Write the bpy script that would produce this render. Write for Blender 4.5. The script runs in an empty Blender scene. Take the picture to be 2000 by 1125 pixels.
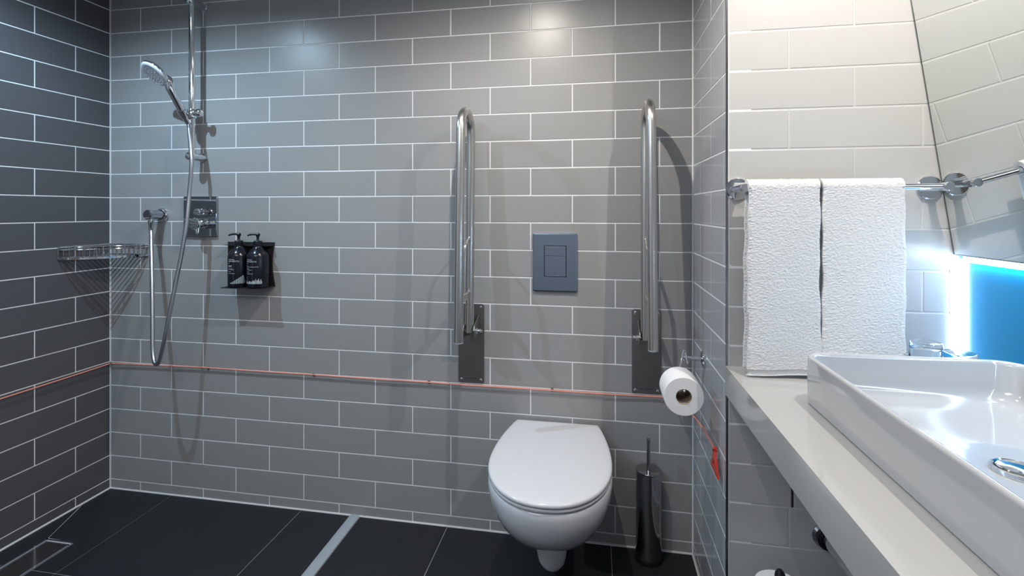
import bpy, bmesh, math, random
from mathutils import Vector, Matrix, noise
random.seed(7)
R = math.radians
C = bpy.context.scene.collection
sc = bpy.context.scene

# ---------------------------------------------------------------- camera, world, lights, exposure
U = 0.1015                                   # tile course height
D, XL, XR, YE, XC = 1.8731, -2.0725, 0.3346, 1.4067, 0.868
Y0, HC = -1.25, 2.20                          # wall behind the camera, ceiling height
cam = bpy.data.cameras.new('camera'); camo = bpy.data.objects.new('camera', cam); C.objects.link(camo)
camo.location = (0, 0, 1.2053); camo.rotation_euler = (R(90), 0, 0.1783)
cam.sensor_width = 36; cam.lens = 36 * 995.46 / 2000
cam.shift_x = 15.66 / 2000; cam.shift_y = -151.73 / 2000
cam.clip_start = 0.02
sc.camera = camo
w = bpy.data.worlds.new('world'); sc.world = w; w.use_nodes = True
w.node_tree.nodes['Background'].inputs[0].default_value = (0.6, 0.65, 0.7, 1)
w.node_tree.nodes['Background'].inputs[1].default_value = 0.2
sc.view_settings.view_transform = 'Standard'; sc.view_settings.look = 'None'
sc.view_settings.gamma = 1.0; sc.view_settings.use_curve_mapping = False
sc.view_settings.exposure = 0.38
sc.cycles.use_denoising = True
sc.cycles.sample_clamp_indirect = 4.0
sc.cycles.max_bounces = 10; sc.cycles.diffuse_bounces = 5; sc.cycles.glossy_bounces = 6
sc.cycles.transmission_bounces = 10; sc.cycles.transparent_max_bounces = 10

SPOTS = [  # x, y, colour, watts, cone deg, label
    (-1.60, 1.12, (0.55, 0.80, 1.0), 42, 161, 'round recessed downlight over the shower'),
    (-0.25, 1.14, (1.0, 0.93, 0.84), 31, 168, 'round recessed downlight over the toilet'),
    (0.66, 0.85, (1.0, 0.92, 0.83), 30, 172, 'round recessed downlight over the wash basin'),
]
for i, (x, y, col, pw, cone, lb) in enumerate(SPOTS):
    l = bpy.data.lights.new('downlight_lamp', 'SPOT'); l.energy = pw; l.color = col
    l.spot_size = R(cone); l.spot_blend = 0.7; l.shadow_soft_size = 0.008
    lo = bpy.data.objects.new('downlight_lamp', l); C.objects.link(lo); lo.location = (x, y, HC - 0.03)
AREAS = [  # added soft fill, unseen: x, y, z, sx, sy, watts, colour
    (-0.9, -0.35, HC - 0.02, 1.1, 0.7, 15, (0.86, 0.92, 1.0)),
]
for x, y, z, sx, sy, pw, col in AREAS:
    l = bpy.data.lights.new('fill_lamp', 'AREA'); l.shape = 'RECTANGLE'; l.size = sx; l.size_y = sy
    l.energy = pw; l.color = col
    lo = bpy.data.objects.new('fill_lamp', l); C.objects.link(lo); lo.location = (x, y, z)
LED_COL = (0.62, 0.82, 1.0); LED_STR = 30.0

# ---------------------------------------------------------------- materials
def nodemat(name):
    m = bpy.data.materials.new(name); m.use_nodes = True
    return m, m.node_tree, m.node_tree.nodes['Principled BSDF']
def mat(name, col, rough=0.5, metal=0.0, bump=0.0, bscale=200.0, var=0.0, vscale=6.0, coat=0.0, coat_rough=0.05,
        trans=0.0, ior=1.5, emit=None, estr=0.0, spec=0.5, bdist=0.001, detail=3.0, rvar=0.0, aniso=0.0):
    m, nt, b = nodemat(name)
    c = (*col, 1)
    b.inputs['Base Color'].default_value = c
    b.inputs['Roughness'].default_value = rough
    b.inputs['Metallic'].default_value = metal
    b.inputs['IOR'].default_value = ior
    b.inputs['Specular IOR Level'].default_value = spec
    b.inputs['Coat Weight'].default_value = coat
    b.inputs['Coat Roughness'].default_value = coat_rough
    b.inputs['Transmission Weight'].default_value = trans
    b.inputs['Anisotropic'].default_value = aniso
    if emit:
        b.inputs['Emission Color'].default_value = (*emit, 1); b.inputs['Emission Strength'].default_value = estr
    tc = None
    if bump or var or rvar:
        tc = nt.nodes.new('ShaderNodeTexCoord')
    if var:
        n = nt.nodes.new('ShaderNodeTexNoise'); n.inputs['Scale'].default_value = vscale; n.inputs['Detail'].default_value = 4
        nt.links.new(tc.outputs['Object'], n.inputs['Vector'])
        mx = nt.nodes.new('ShaderNodeMix'); mx.data_type = 'RGBA'
        mx.inputs[6].default_value = (*[v * (1 - var) for v in col], 1)
        mx.inputs[7].default_value = (*[min(1, v * (1 + var)) for v in col], 1)
        nt.links.new(n.outputs['Fac'], mx.inputs[0]); nt.links.new(mx.outputs[2], b.inputs['Base Color'])
    if bump:
        n = nt.nodes.new('ShaderNodeTexNoise'); n.inputs['Scale'].default_value = bscale; n.inputs['Detail'].default_value = detail
        nt.links.new(tc.outputs['Object'], n.inputs['Vector'])
        bp = nt.nodes.new('ShaderNodeBump'); bp.inputs['Strength'].default_value = bump; bp.inputs['Distance'].default_value = bdist
        nt.links.new(n.outputs['Fac'], bp.inputs['Height']); nt.links.new(bp.outputs['Normal'], b.inputs['Normal'])
        if coat: nt.links.new(bp.outputs['Normal'], b.inputs['Coat Normal'])
    if rvar:
        n = nt.nodes.new('ShaderNodeTexNoise'); n.inputs['Scale'].default_value = 9
        nt.links.new(tc.outputs['Object'], n.inputs['Vector'])
        mr = nt.nodes.new('ShaderNodeMapRange'); mr.inputs['To Min'].default_value = rough - rvar; mr.inputs['To Max'].default_value = rough + rvar
        nt.links.new(n.outputs['Fac'], mr.inputs['Value']); nt.links.new(mr.outputs['Result'], b.inputs['Roughness'])
    return m

M = {}
M['tile_grey'] = mat('tile_grey', (0.30, 0.30, 0.298), rough=0.32, bump=0.12, bscale=7, bdist=0.006, var=0.03, vscale=3, spec=0.5)
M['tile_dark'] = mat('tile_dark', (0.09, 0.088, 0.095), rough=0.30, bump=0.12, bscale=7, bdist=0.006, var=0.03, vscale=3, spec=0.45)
M['tile_part_lit'] = mat('tile_part_lit', (0.40, 0.41, 0.435), rough=0.13, bump=0.08, bscale=7, bdist=0.004, var=0.03, vscale=3, spec=0.5)  # back wall's grey tile in a paler colour, standing for light reflected here
M['tile_white'] = mat('tile_white', (0.48, 0.475, 0.465), rough=0.3, bump=0.12, bscale=7, bdist=0.006, spec=0.5)
M['grout'] = mat('grout', (0.80, 0.81, 0.82), rough=0.85, bump=0.2, bscale=900)
M['grout_white'] = mat('grout_white', (0.55, 0.545, 0.535), rough=0.85, bump=0.2, bscale=900)
M['grout_floor'] = mat('grout_floor', (0.48, 0.49, 0.50), rough=0.9)
M['floor_tile'] = mat('floor_tile', (0.014, 0.015, 0.019), rough=0.5, bump=0.15, bscale=60, bdist=0.001, var=0.25, vscale=7, rvar=0.05, spec=0.4)
M['strip'] = mat('strip', (0.33, 0.37, 0.41), rough=0.35, var=0.12, vscale=14)
M['paint'] = mat('paint', (0.40, 0.41, 0.43), rough=0.8)
M['paint_dark'] = mat('paint_dark', (0.20, 0.21, 0.23), rough=0.7)
M['ceiling'] = mat('ceiling', (0.80, 0.80, 0.80), rough=0.9)
M['wood'] = mat('wood', (0.16, 0.12, 0.09), rough=0.5, var=0.3, vscale=5)
M['ceramic'] = mat('ceramic', (0.72, 0.73, 0.76), rough=0.12, coat=0.5, coat_rough=0.04)
M['basin'] = mat('basin', (0.42, 0.42, 0.425), rough=0.10, coat=0.6, coat_rough=0.03)
M['seat'] = mat('seat', (0.66, 0.665, 0.70), rough=0.16)
M['solid'] = mat('solid', (0.43, 0.42, 0.405), rough=0.12, coat=0.3, coat_rough=0.05)
M['chrome'] = mat('chrome', (0.78, 0.80, 0.83), rough=0.06, metal=1)
M['chrome_dark'] = mat('chrome_dark', (0.50, 0.52, 0.56), rough=0.04, metal=1)
M['steel'] = mat('steel', (0.62, 0.60, 0.57), rough=0.30, metal=1, bump=0.1, bscale=500, bdist=0.0004, aniso=0.4)
M['plate'] = mat('plate', (0.32, 0.312, 0.30), rough=0.38, metal=1, bump=0.1, bscale=400, bdist=0.0004, var=0.08, vscale=25)
M['flush'] = mat('flush', (0.38, 0.44, 0.54), rough=0.22, metal=1)
M['brush_steel'] = mat('brush_steel', (0.42, 0.41, 0.41), rough=0.13, metal=1)
M['hose'] = mat('hose', (0.50, 0.52, 0.56), rough=0.28, metal=1)
M['white_plastic'] = mat('white_plastic', (0.72, 0.75, 0.80), rough=0.3)
M['grey_rubber'] = mat('grey_rubber', (0.35, 0.38, 0.42), rough=0.5)
M['black'] = mat('black', (0.008, 0.009, 0.012), rough=0.3)
M['bottle'] = mat('bottle', (0.006, 0.007, 0.013), rough=0.22)
M['black_matte'] = mat('black_matte', (0.010, 0.010, 0.011), rough=0.6)
M['print'] = mat('print', (0.55, 0.60, 0.65), rough=0.6)
M['print_grey'] = mat('print_grey', (0.22, 0.26, 0.29), rough=0.6)
M['cord'] = mat('cord', (0.80, 0.28, 0.21), rough=0.45)
M['red'] = mat('red', (0.62, 0.035, 0.02), rough=0.3, coat=0.4)
M['clip'] = mat('clip', (0.12, 0.10, 0.10), rough=0.4)
M['paper'] = mat('paper', (0.80, 0.80, 0.81), rough=0.95, bump=0.35, bscale=500)
M['cardboard'] = mat('cardboard', (0.32, 0.25, 0.19), rough=0.9, var=0.2, vscale=60)
M['towel'] = mat('towel', (0.66, 0.655, 0.65), rough=1.0, bump=0.55, bscale=520, bdist=0.0012, detail=5, spec=0.1)
M['towel'].node_tree.nodes['Principled BSDF'].inputs['Sheen Weight'].default_value = 0.3
M['mirror'] = mat('mirror', (0.80, 0.83, 0.82), rough=0.005, metal=1)
M['mirror_edge'] = mat('mirror_edge', (0.25, 0.28, 0.28), rough=0.15, metal=1)
M['blue_glass'] = mat('blue_glass', (0.0, 0.21, 0.45), rough=0.2)
M['glass'] = mat('glass', (0.97, 0.99, 1.0), rough=0.0, trans=1.0, ior=1.46)
M['led'] = mat('led', (0.9, 0.95, 1.0), rough=0.6, emit=LED_COL, estr=LED_STR)
M['lamp'] = mat('lamp', (1, 1, 1), rough=0.6, emit=(1, 0.96, 0.9), estr=8)
M['fill_glow'] = mat('fill_glow', (1, 1, 1), rough=0.6, emit=(0.86, 0.92, 1.0), estr=1.5)  # glow of the added fill panel behind the camera
M['joint_dark'] = mat('joint_dark', (0.02, 0.02, 0.022), rough=0.7)
M['silicone'] = mat('silicone', (0.62, 0.62, 0.62), rough=0.4)
M['trim'] = mat('trim', (0.30, 0.31, 0.33), rough=0.22, metal=1)

# ---------------------------------------------------------------- helpers
def mesh_obj(name, verts, faces, m, parent=None, smooth=False):
    me = bpy.data.meshes.new(name); me.from_pydata([tuple(v) for v in verts], [], faces); me.update()
    return link(name, me, m, parent, smooth)
def link(name, me, m, parent=None, smooth=False, sharp=35):
    if m is not None and not me.materials: me.materials.append(m)
    if smooth:
        me.polygons.foreach_set('use_smooth', [True] * len(me.polygons))
        try: me.set_sharp_from_angle(angle=R(sharp))
        except Exception: pass
    o = bpy.data.objects.new(name, me); C.objects.link(o)
    if parent is not None: o.parent = parent
    return o
class B:
    """collects geometry for ONE mesh object"""
    def __init__(s): s.bm = bmesh.new()
    def box(s, x0, x1, y0, y1, z0, z1, bev=0.0, seg=2):
        t = bmesh.new()
        bmesh.ops.create_cube(t, size=1)
        for v in t.verts:
            v.co = Vector(((x0 + x1) / 2 + v.co.x * (x1 - x0), (y0 + y1) / 2 + v.co.y * (y1 - y0), (z0 + z1) / 2 + v.co.z * (z1 - z0)))
        if bev: bmesh.ops.bevel(t, geom=list(t.edges) + list(t.verts), offset=bev, segments=seg, profile=0.5, affect='EDGES')
        s.merge(t); return s
    def merge(s, t, mtx=None):
        me = bpy.data.meshes.new('tmp'); t.to_mesh(me); t.free()
        if mtx is not None: me.transform(mtx)
        s.bm.from_mesh(me); bpy.data.meshes.remove(me)
    def poly_prism(s, pts, axis, a0, a1, bev=0.0, seg=2):
        """pts 2D; axis 'x','y','z' = extrusion axis"""
        t = bmesh.new()
        def P(p, a):
            if axis == 'x': return (a, p[0], p[1])
            if axis == 'y': return (p[0], a, p[1])
            return (p[0], p[1], a)
        v0 = [t.verts.new(P(p, a0)) for p in pts]; v1 = [t.verts.new(P(p, a1)) for p in pts]
        t.faces.new(v0); t.faces.new(v1[::-1]); n = len(pts)
        for i in range(n): t.faces.new((v0[i], v1[i], v1[(i + 1) % n], v0[(i + 1) % n]))
        bmesh.ops.recalc_face_normals(t, faces=t.faces)
        if bev:
            es = [e for e in t.edges if abs(e.verts[0].co['xyz'.index(axis)] - e.verts[1].co['xyz'.index(axis)]) < 1e-9]
            bmesh.ops.bevel(t, geom=es, offset=bev, segments=seg, profile=0.5, affect='EDGES')
        s.merge(t); return s
    def tube(s, pts, r, seg=16, caps=True, closed=False):
        pts = [Vector(p) for p in pts]; n = len(pts)
        rs = r if isinstance(r, (list, tuple)) else [r] * n
        tang = []
        for i in range(n):
            if closed: a, b = pts[i - 1], pts[(i + 1) % n]
            else: a, b = pts[max(i - 1, 0)], pts[min(i + 1, n - 1)]
            tang.append((b - a).normalized())
        up = Vector((0, 0, 1)) if abs(tang[0].z) < 0.9 else Vector((1, 0, 0))
        nrm = tang[0].cross(up).normalized(); rings = []
        for i in range(n):
            if i:
                q = tang[i - 1].rotation_difference(tang[i]); nrm = (q @ nrm).normalized()
            bn = tang[i].cross(nrm).normalized()
            rings.append([s.bm.verts.new(pts[i] + rs[i] * (math.cos(2 * math.pi * k / seg) * nrm + math.sin(2 * math.pi * k / seg) * bn)) for k in range(seg)])
        m = n if closed else n - 1
        for i in range(m):
            a, b = rings[i], rings[(i + 1) % n]
            for k in range(seg): s.bm.faces.new((a[k], b[k], b[(k + 1) % seg], a[(k + 1) % seg]))
        if caps and not closed:
            s.bm.faces.new(rings[0]); s.bm.faces.new(rings[-1][::-1])
        return s
    def lathe(s, prof, origin=(0, 0, 0), axis=(0, 0, 1), seg=32, mtx=None):
        """prof: (r, h) along axis"""
        ax = Vector(axis).normalized(); rot = Vector((0, 0, 1)).rotation_difference(ax).to_matrix().to_4x4()
        T = Matrix.Translation(Vector(origin)) @ rot
        if mtx is not None: T = mtx @ T
        rings = []
        for r_, h in prof:
            if r_ < 1e-6: rings.append([s.bm.verts.new(T @ Vector((0, 0, h)))])
            else: rings.append([s.bm.verts.new(T @ Vector((r_ * math.cos(2 * math.pi * k / seg), r_ * math.sin(2 * math.pi * k / seg), h))) for k in range(seg)])
        for i in range(len(rings) - 1):
            a, b = rings[i], rings[i + 1]
            for k in range(seg):
                k2 = (k + 1) % seg
                if len(a) == 1 and len(b) == 1: continue
                if len(a) == 1: s.bm.faces.new((a[0], b[k2], b[k]))
                elif len(b) == 1: s.bm.faces.new((a[k], a[k2], b[0]))
                else: s.bm.faces.new((a[k], a[k2], b[k2], b[k]))
        return s
    def loft(s, rings, cap0=True, cap1=True, closed=True):
        rr = [[s.bm.verts.new(p) for p in ring] for ring in rings]; n = len(rr[0])
        for i in range(len(rr) - 1):
            for k in range(n if closed else n - 1):
                k2 = (k + 1) % n
                s.bm.faces.new((rr[i][k], rr[i][k2], rr[i + 1][k2], rr[i + 1][k]))
        if cap0: s.bm.faces.new(rr[0][::-1])
        if cap1: s.bm.faces.new(rr[-1])
        return s
    def build(s, name, m, parent=None, smooth=False, sharp=35):
        bmesh.ops.recalc_face_normals(s.bm, faces=s.bm.faces)
        me = bpy.data.meshes.new(name); s.bm.to_mesh(me); s.bm.free()
        return link(name, me, m, parent, smooth, sharp)
def tag(o, label, cat, group=None):
    o['label'] = label; o['category'] = cat
    if group: o['group'] = group
    return o
def thing(name, label, cat, loc, group=None):
    o = bpy.data.objects.new(name, None); C.objects.link(o); o.empty_display_size = 0.05
    o.location = loc
    tag(o, label, cat, group); bpy.context.view_layer.update()
    return o
def put(o, parent):
    """parent without moving (parts are modelled in world coordinates)"""
    o.parent = parent; o.matrix_parent_inverse = Matrix.Translation(-Vector(root_loc(parent)))
    return o
def root_loc(p):
    return p.location if p.parent is None else (0, 0, 0)
def struct(o): o['kind'] = 'structure'; return o
def smooth_path(pts, n=8):
    pts = [Vector(p) for p in pts]; out = []
    for i in range(len(pts) - 1):
        p0, p1, p2, p3 = pts[max(i - 1, 0)], pts[i], pts[i + 1], pts[min(i + 2, len(pts) - 1)]
        for k in range(n):
            t = k / n
            out.append(0.5 * ((2 * p1) + (-p0 + p2) * t + (2 * p0 - 5 * p1 + 4 * p2 - p3) * t * t + (-p0 + 3 * p1 - 3 * p2 + p3) * t ** 3))
    out.append(pts[-1]); return out
def arc(c, r, a0, a1, n, plane='yz', const=0.0):
    out = []
    for i in range(n + 1):
        a = a0 + (a1 - a0) * i / n; u, v = c[0] + r * math.cos(a), c[1] + r * math.sin(a)
        out.append((const, u, v) if plane == 'yz' else (u, const, v) if plane == 'xz' else (u, v, const))
    return out
def rrect(x0, x1, y0, y1, r, n=6):
    pts = []
    for cx_, cy_, a in ((x1 - r, y1 - r, 0), (x0 + r, y1 - r, 90), (x0 + r, y0 + r, 180), (x1 - r, y0 + r, 270)):
        for i in range(n + 1):
            t = R(a + 90 * i / n); pts.append((cx_ + r * math.cos(t), cy_ + r * math.sin(t)))
    return pts

# ---------------------------------------------------------------- tiling
ZT = 2.0726                                 # top of course 0 in world z
G = 0.0038                                  # joint width
_tm = {}
def tile_mesh(wd, h, m):
    key = (round(wd, 4), round(h, 4), m.name)
    if key in _tm: return _tm[key]
    b = 0.0011; t = 0.008; a, c = wd / 2, h / 2
    # local: x along wall, z up, front face at y = -t
    vs = [(-a, 0, -c), (a, 0, -c), (a, 0, c), (-a, 0, c),
          (-a, -t + b, -c), (a, -t + b, -c), (a, -t + b, c), (-a, -t + b, c),
          (-a + b * .4, -t + b * .35, -c + b * .4), (a - b * .4, -t + b * .35, -c + b * .4), (a - b * .4, -t + b * .35, c - b * .4), (-a + b * .4, -t + b * .35, c - b * .4),
          (-a + b * 1.3, -t, -c + b * 1.3), (a - b * 1.3, -t, -c + b * 1.3), (a - b * 1.3, -t, c - b * 1.3), (-a + b * 1.3, -t, c - b * 1.3)]
    fs = []
    for k in (0, 4, 8):
        for i in range(4): j = (i + 1) % 4; fs.append((k + i, k + j, k + 4 + j, k + 4 + i))
    fs.append((12, 13, 14, 15))
    me = bpy.data.meshes.new('tile'); me.from_pydata(vs, [], fs); me.update(); me.materials.append(m)
    _tm[key] = me
    return me
def tile_wall(parent, mats, frame, u0, u1, joint0, step, parity, zlo, zhi, skip=None, jitter=0.06):
    """frame(u, z) -> (location, rotz). Courses k below ZT, joints at joint0 + step*n with n%2 == (course+parity)%2"""
    k0 = math.floor((ZT - zhi) / U) ; k1 = math.ceil((ZT - zlo) / U)
    for k in range(k0, k1):
        zt = min(ZT - k * U, zhi); zb = max(ZT - (k + 1) * U, zlo)
        if zt - zb < 0.015: continue
        js = [joint0 + step * n for n in range(-60, 61) if (n + k + parity) % 2 == 0]
        js = [u0] + [j for j in js if u0 + 0.012 < j < u1 - 0.012] + [u1]
        for a, b in zip(js, js[1:]):
            for (ta, tb) in (skip(k, a, b) if skip else [(a, b)]):
                me = tile_mesh(tb - ta - G, zt - zb - G, mats)
                loc, rz = frame((ta + tb) / 2, (zt + zb) / 2)
                o = bpy.data.objects.new('tile', me); C.objects.link(o); o.parent = parent
                o.location = loc
                o.rotation_euler = (R(random.gauss(0, jitter)), 0, rz + R(random.gauss(0, jitter)))

TH = 0.0011  # grout face lies this far behind the tile faces
# walls are solid boxes whose room face is the grout; tile faces lie exactly on D, XL, XR, YE
wb = struct(B().box(XL - 0.12, XR + 0.02, D + TH, D + 0.14, 0, HC).build('wall_back', M['grout']))
tile_wall(wb, M['tile_grey'], lambda u, z: ((u, D + 0.008, z), 0), XL + 0.0015, XR - 0.0015, -1.9205525, 0.15302, 0, 0.004, HC - 0.004)
wl = struct(B().box(XL - 0.12, XL - TH, Y0 - 0.1, D + 0.14, 0, HC).build('wall_left', M['grout']))
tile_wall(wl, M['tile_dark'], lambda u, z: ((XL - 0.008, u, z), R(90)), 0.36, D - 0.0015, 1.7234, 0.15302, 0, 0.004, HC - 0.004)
# partition block: its grey-tiled side faces the toilet, its white-tiled end carries the towel rail
ws = struct(B().box(XR + TH, XR + 0.06, YE + 0.0004, D + 0.14, 0, HC).build('wall_side', M['grout']))
tile_wall(ws, M['tile_part_lit'], lambda u, z: ((XR + 0.008, u, z), R(-90)), YE + 0.006, D - 0.0015, 1.5911, 0.15302, 0, 0.004, HC - 0.004)
wt = struct(B().box(XR + 0.0605, XC + 0.12, YE + TH, D + 0.14, 0, HC).build('wall_towel', M['grout_white']))
B2 = B(); B2.box(XR + 0.006, XR + 0.0605, YE + TH, YE + 0.03, 0, HC)
# (narrow return so the white tiles have a bed right up to the corner)
o = B2.build('bedding', M['grout_white'], wt)
ACC = 0.4927
def towel_skip(k, a, b):
    if k == 15 and a < ACC < b: return [(a, ACC - 0.0012), (ACC + 0.0012, b)]
    return [(a, b)]
tile_wall(wt, M['tile_white'], lambda u, z: ((u, YE + 0.008, z), 0), XR + 0.004, XC - 0.001, 0.4843, 0.1508, 0, 0.004, HC - 0.004, skip=towel_skip)
B().box(ACC - 0.0026, ACC + 0.0026, YE + 0.0006, YE + 0.0066, ZT - 16 * U, ZT - 15 * U).build('access_panel_gap', M['joint_dark'], wt)
wr = struct(B().box(XC, XC + 0.12, Y0 - 0.1, YE + TH, 0, HC).build('wall_right', M['grout_white']))
wf = struct(B().box(XL, XC, Y0 - 0.1, Y0, 0, HC).build('wall_front', M['paint']))
ce = struct(B().box(XL - 0.12, XC + 0.12, Y0 - 0.1, D + 0.14, HC, HC + 0.1).build('ceiling', M['ceiling']))
# metal corner profile at the partition edge, from floor to ceiling
B().box(XR - 0.0012, XR + 0.003, YE - 0.0012, YE + 0.005, 0.0, HC - 0.001).build('trim_1', M['trim'])
struct(bpy.data.objects['trim_1'])
# thin silicone beads
for nm, a in (('trim_2', [(XL + 0.0015, D - 0.0015, 0.002), (XR - 0.0015, D - 0.0015, 0.002)]), ('trim_3', [(XL + 0.0015, -0.3, 0.002), (XL + 0.0015, D - 0.0015, 0.002)]),
              ('trim_4', [(XR - 0.0015, YE, 0.002), (XR - 0.0015, D - 0.0015, 0.002)]), ('trim_5', [(XL + 0.0005, D - 0.0005, 0.003), (XL + 0.0005, D - 0.0005, HC - 0.003)])):
    struct(B().tube(a, 0.0036 if nm != 'trim_5' else 0.0016, seg=8).build(nm, M['silicone'], smooth=True))
# entry door behind the camera
dr = struct(B().box(-1.75, -0.85, Y0 + 0.001, Y0 + 0.035, 0.0, 2.05, bev=0.003).build('door_1', M['wood']))
hd = B().tube(smooth_path([(-0.95, Y0 + 0.036, 1.02), (-0.95, Y0 + 0.075, 1.02), (-0.99, Y0 + 0.085, 1.02), (-1.06, Y0 + 0.085, 1.02)], 5), 0.009).build('door_handle', M['chrome'], dr, smooth=True)

# ---------------------------------------------------------------- floor
fl = struct(B().box(XL - 0.12, XC + 0.12, Y0 - 0.1, D + 0.14, -0.12, -0.0012).build('floor', M['grout_floor']))
def floor_tile(poly):
    b = B(); b.poly_prism(poly, 'z', -0.01, 0.0)
    return b.build('tile', M['floor_tile'], fl)
GX = 0.0022
xs = [XL, -1.7655, -1.1650, -0.5570, 0.0534, 0.6584, XC]
ysj = [D, 1.400, 0.795, 0.190, -0.415, -1.02, Y0]
DX0, DX1, DYB = -1.981, -1.856, 1.5437      # linear drain
for i in range(len(xs) - 1):
    for j in range(len(ysj) - 1):
        x0, x1, y1, y0 = xs[i] + GX / 2, xs[i + 1] - GX / 2, ysj[j] - GX / 2, ysj[j + 1] + GX / 2
        if i == 0:
            if j == 0:   # the tile in the corner is cut along the fall line and around the drain
                floor_tile([(x0, D), (x0, 1.752), (-2.052, 1.712), (DX0 - 0.001, DYB + 0.006), (DX1 + 0.001, DYB + 0.002), (DX1 + 0.001, y0), (x1, y0), (x1, D)])
                floor_tile([(x0, 1.746), (x0, y0), (DX0 - 0.001, y0), (DX0 - 0.001, DYB), (-2.0535, 1.706)])
            elif j < 2:
                floor_tile([(x0, y1), (x0, y0), (DX0 - 0.001, y0), (DX0 - 0.001, y1)])
                floor_tile([(DX1 + 0.001, y1), (DX1 + 0.001, y0), (x1, y0), (x1, y1)])
            else: floor_tile([(x0, y0), (x1, y0), (x1, y1), (x0, y1)])
        else:
            floor_tile([(x0, y0), (x1, y0), (x1, y1), (x0, y1)])
# linear drain
dd = thing('floor_drain', 'long polished steel channel drain set in the dark floor along the dark tiled wall', 'drain', ((DX0 + DX1) / 2, 1.1, 0))
b = B(); yb, ya = DYB, 0.80
for (a0, a1, c0, c1) in ((DX0, DX0 + 0.007, ya, yb), (DX1 - 0.007, DX1, ya, yb), (DX0, DX1, yb - 0.007, yb), (DX0, DX1, ya, ya + 0.007)):
    b.box(a0, a1, c0, c1, -0.011, 0.0025, bev=0.0006, seg=1)
put(b.build('frame', M['chrome_dark']), dd)
b = B()
for (a0, a1, c0, c1) in ((DX0 + 0.012, DX0 + 0.017, ya + 0.013, yb - 0.013), (DX1 - 0.017, DX1 - 0.012, ya + 0.013, yb - 0.013), (DX0 + 0.012, DX1 - 0.012, yb - 0.018, yb - 0.013)):
    b.box(a0, a1, c0, c1, -0.009, 0.0015, bev=0.0005, seg=1)
put(b.build('inner_rim', M['chrome_dark']), dd)
put(B().box(DX0 + 0.017, DX1 - 0.017, ya + 0.013, yb - 0.018, -0.009, 0.0002).build('cover_plate', M['brush_steel']), dd)
put(B().box(DX0 + 0.007, DX1 - 0.007, ya + 0.007, yb - 0.007, -0.0118, -0.009).build('channel', M['black_matte']), dd)
# rounded threshold strip
b = B(); pr = [(-0.9545, 0.0), (-0.9530, 0.0045), (-0.9440, 0.0075), (-0.9330, 0.0082), (-0.9220, 0.0075), (-0.9130, 0.0045), (-0.9115, 0.0)]
b.poly_prism(pr, 'y', 0.0, D - 0.001)
tag(b.build('threshold_strip', M['strip'], smooth=True), 'narrow pale grey shower threshold strip running across the dark floor', 'floor strip')

# ---------------------------------------------------------------- ceiling lights and added fill panel
for i, (x, y, col, pw, cone, lb) in enumerate(SPOTS):
    t = thing('ceiling_light', lb, 'light', (x, y, HC))
    put(B().lathe([(0.030, 0), (0.045, 0), (0.045, -0.004), (0.036, -0.007), (0.030, -0.004), (0.030, 0)], (x, y, HC), seg=32).build('trim_ring', M['white_plastic'], smooth=True), t)
    put(B().lathe([(0, -0.002), (0.0295, -0.002)], (x, y, HC), seg=24).build('lamp', M['lamp']), t)
for x, y, z, sx, sy, pw, col in AREAS:
    t = thing('fill_panel', 'unseen fill light panel added at the ceiling behind the camera', 'light', (x, y, HC))
    b = B()
    for (a0, a1, c0, c1) in ((-sx / 2 - .02, -sx / 2, -sy / 2 - .02, sy / 2 + .02), (sx / 2, sx / 2 + .02, -sy / 2 - .02, sy / 2 + .02), (-sx / 2, sx / 2, -sy / 2 - .02, -sy / 2), (-sx / 2, sx / 2, sy / 2, sy / 2 + .02)):
        b.box(x + a0, x + a1, y + c0, y + c1, HC - 0.015, HC)
    put(b.build('frame', M['white_plastic']), t)
    put(B().box(x - sx / 2, x + sx / 2, y - sy / 2, y + sy / 2, HC - 0.012, HC - 0.001).build('diffuser', M['fill_glow']), t)

# ---------------------------------------------------------------- counter
ZC = 0.802
ct = thing('vanity_counter', 'white solid surface counter carrying the wash basin, with a deep glossy front apron', 'counter', (0.6, 0.6, ZC - 0.074))
b = B().poly_prism([(0.3305, ZC - 0.022), (0.3305, ZC), (XC - 0.001, ZC), (XC - 0.001, ZC - 0.022)], 'y', -0.35, YE - 0.0008)
t_ = b
put(t_.build('top', M['solid']), ct)
bb = B().box(0.3305, 0.3505, -0.35, YE - 0.0008, ZC - 0.0738, ZC - 0.0221)
put(bb.build('apron', M['solid']), ct)

# ---------------------------------------------------------------- wash basin
ZR = 0.903; BX0, BX1, BY0, BY1 = 0.4325, 0.835, 0.545, 1.195
bs = thing('wash_basin', 'white rectangular ceramic vessel basin standing on the white counter', 'sink', ((BX0 + BX1) / 2, (BY0 + BY1) / 2, ZC))
b = B(); rings = []
def rr(ins, z, r, dz=0.0, n=8):
    return [(p[0], p[1], z) for p in rrect(BX0 + ins, BX1 - ins, BY0 + ins, BY1 - ins, r, n)]
outer = [(0.008, ZC + 0.001, 0.035), (0.003, ZC + 0.003, 0.040), (0.0015, ZC + 0.02, 0.043), (0.0, ZR - 0.006, 0.050), (0.0006, ZR - 0.0025, 0.050), (0.0025, ZR - 0.0006, 0.049), (0.0050, ZR, 0.047)]
inner = [(0.0085, ZR - 0.0004, 0.045), (0.0110, ZR - 0.003, 0.044), (0.0125, ZR - 0.008, 0.044), (0.0150, ZR - 0.055, 0.046), (0.018, ZR - 0.068, 0.050), (0.024, ZR - 0.0765, 0.050), (0.034, ZR - 0.081, 0.045), (0.060, ZR - 0.084, 0.035), (0.10, ZR - 0.0860, 0.03), (0.14, ZR - 0.0868, 0.02)]
for ins, z, r_ in outer + inner: rings.append(rr(ins, z, r_))
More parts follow.
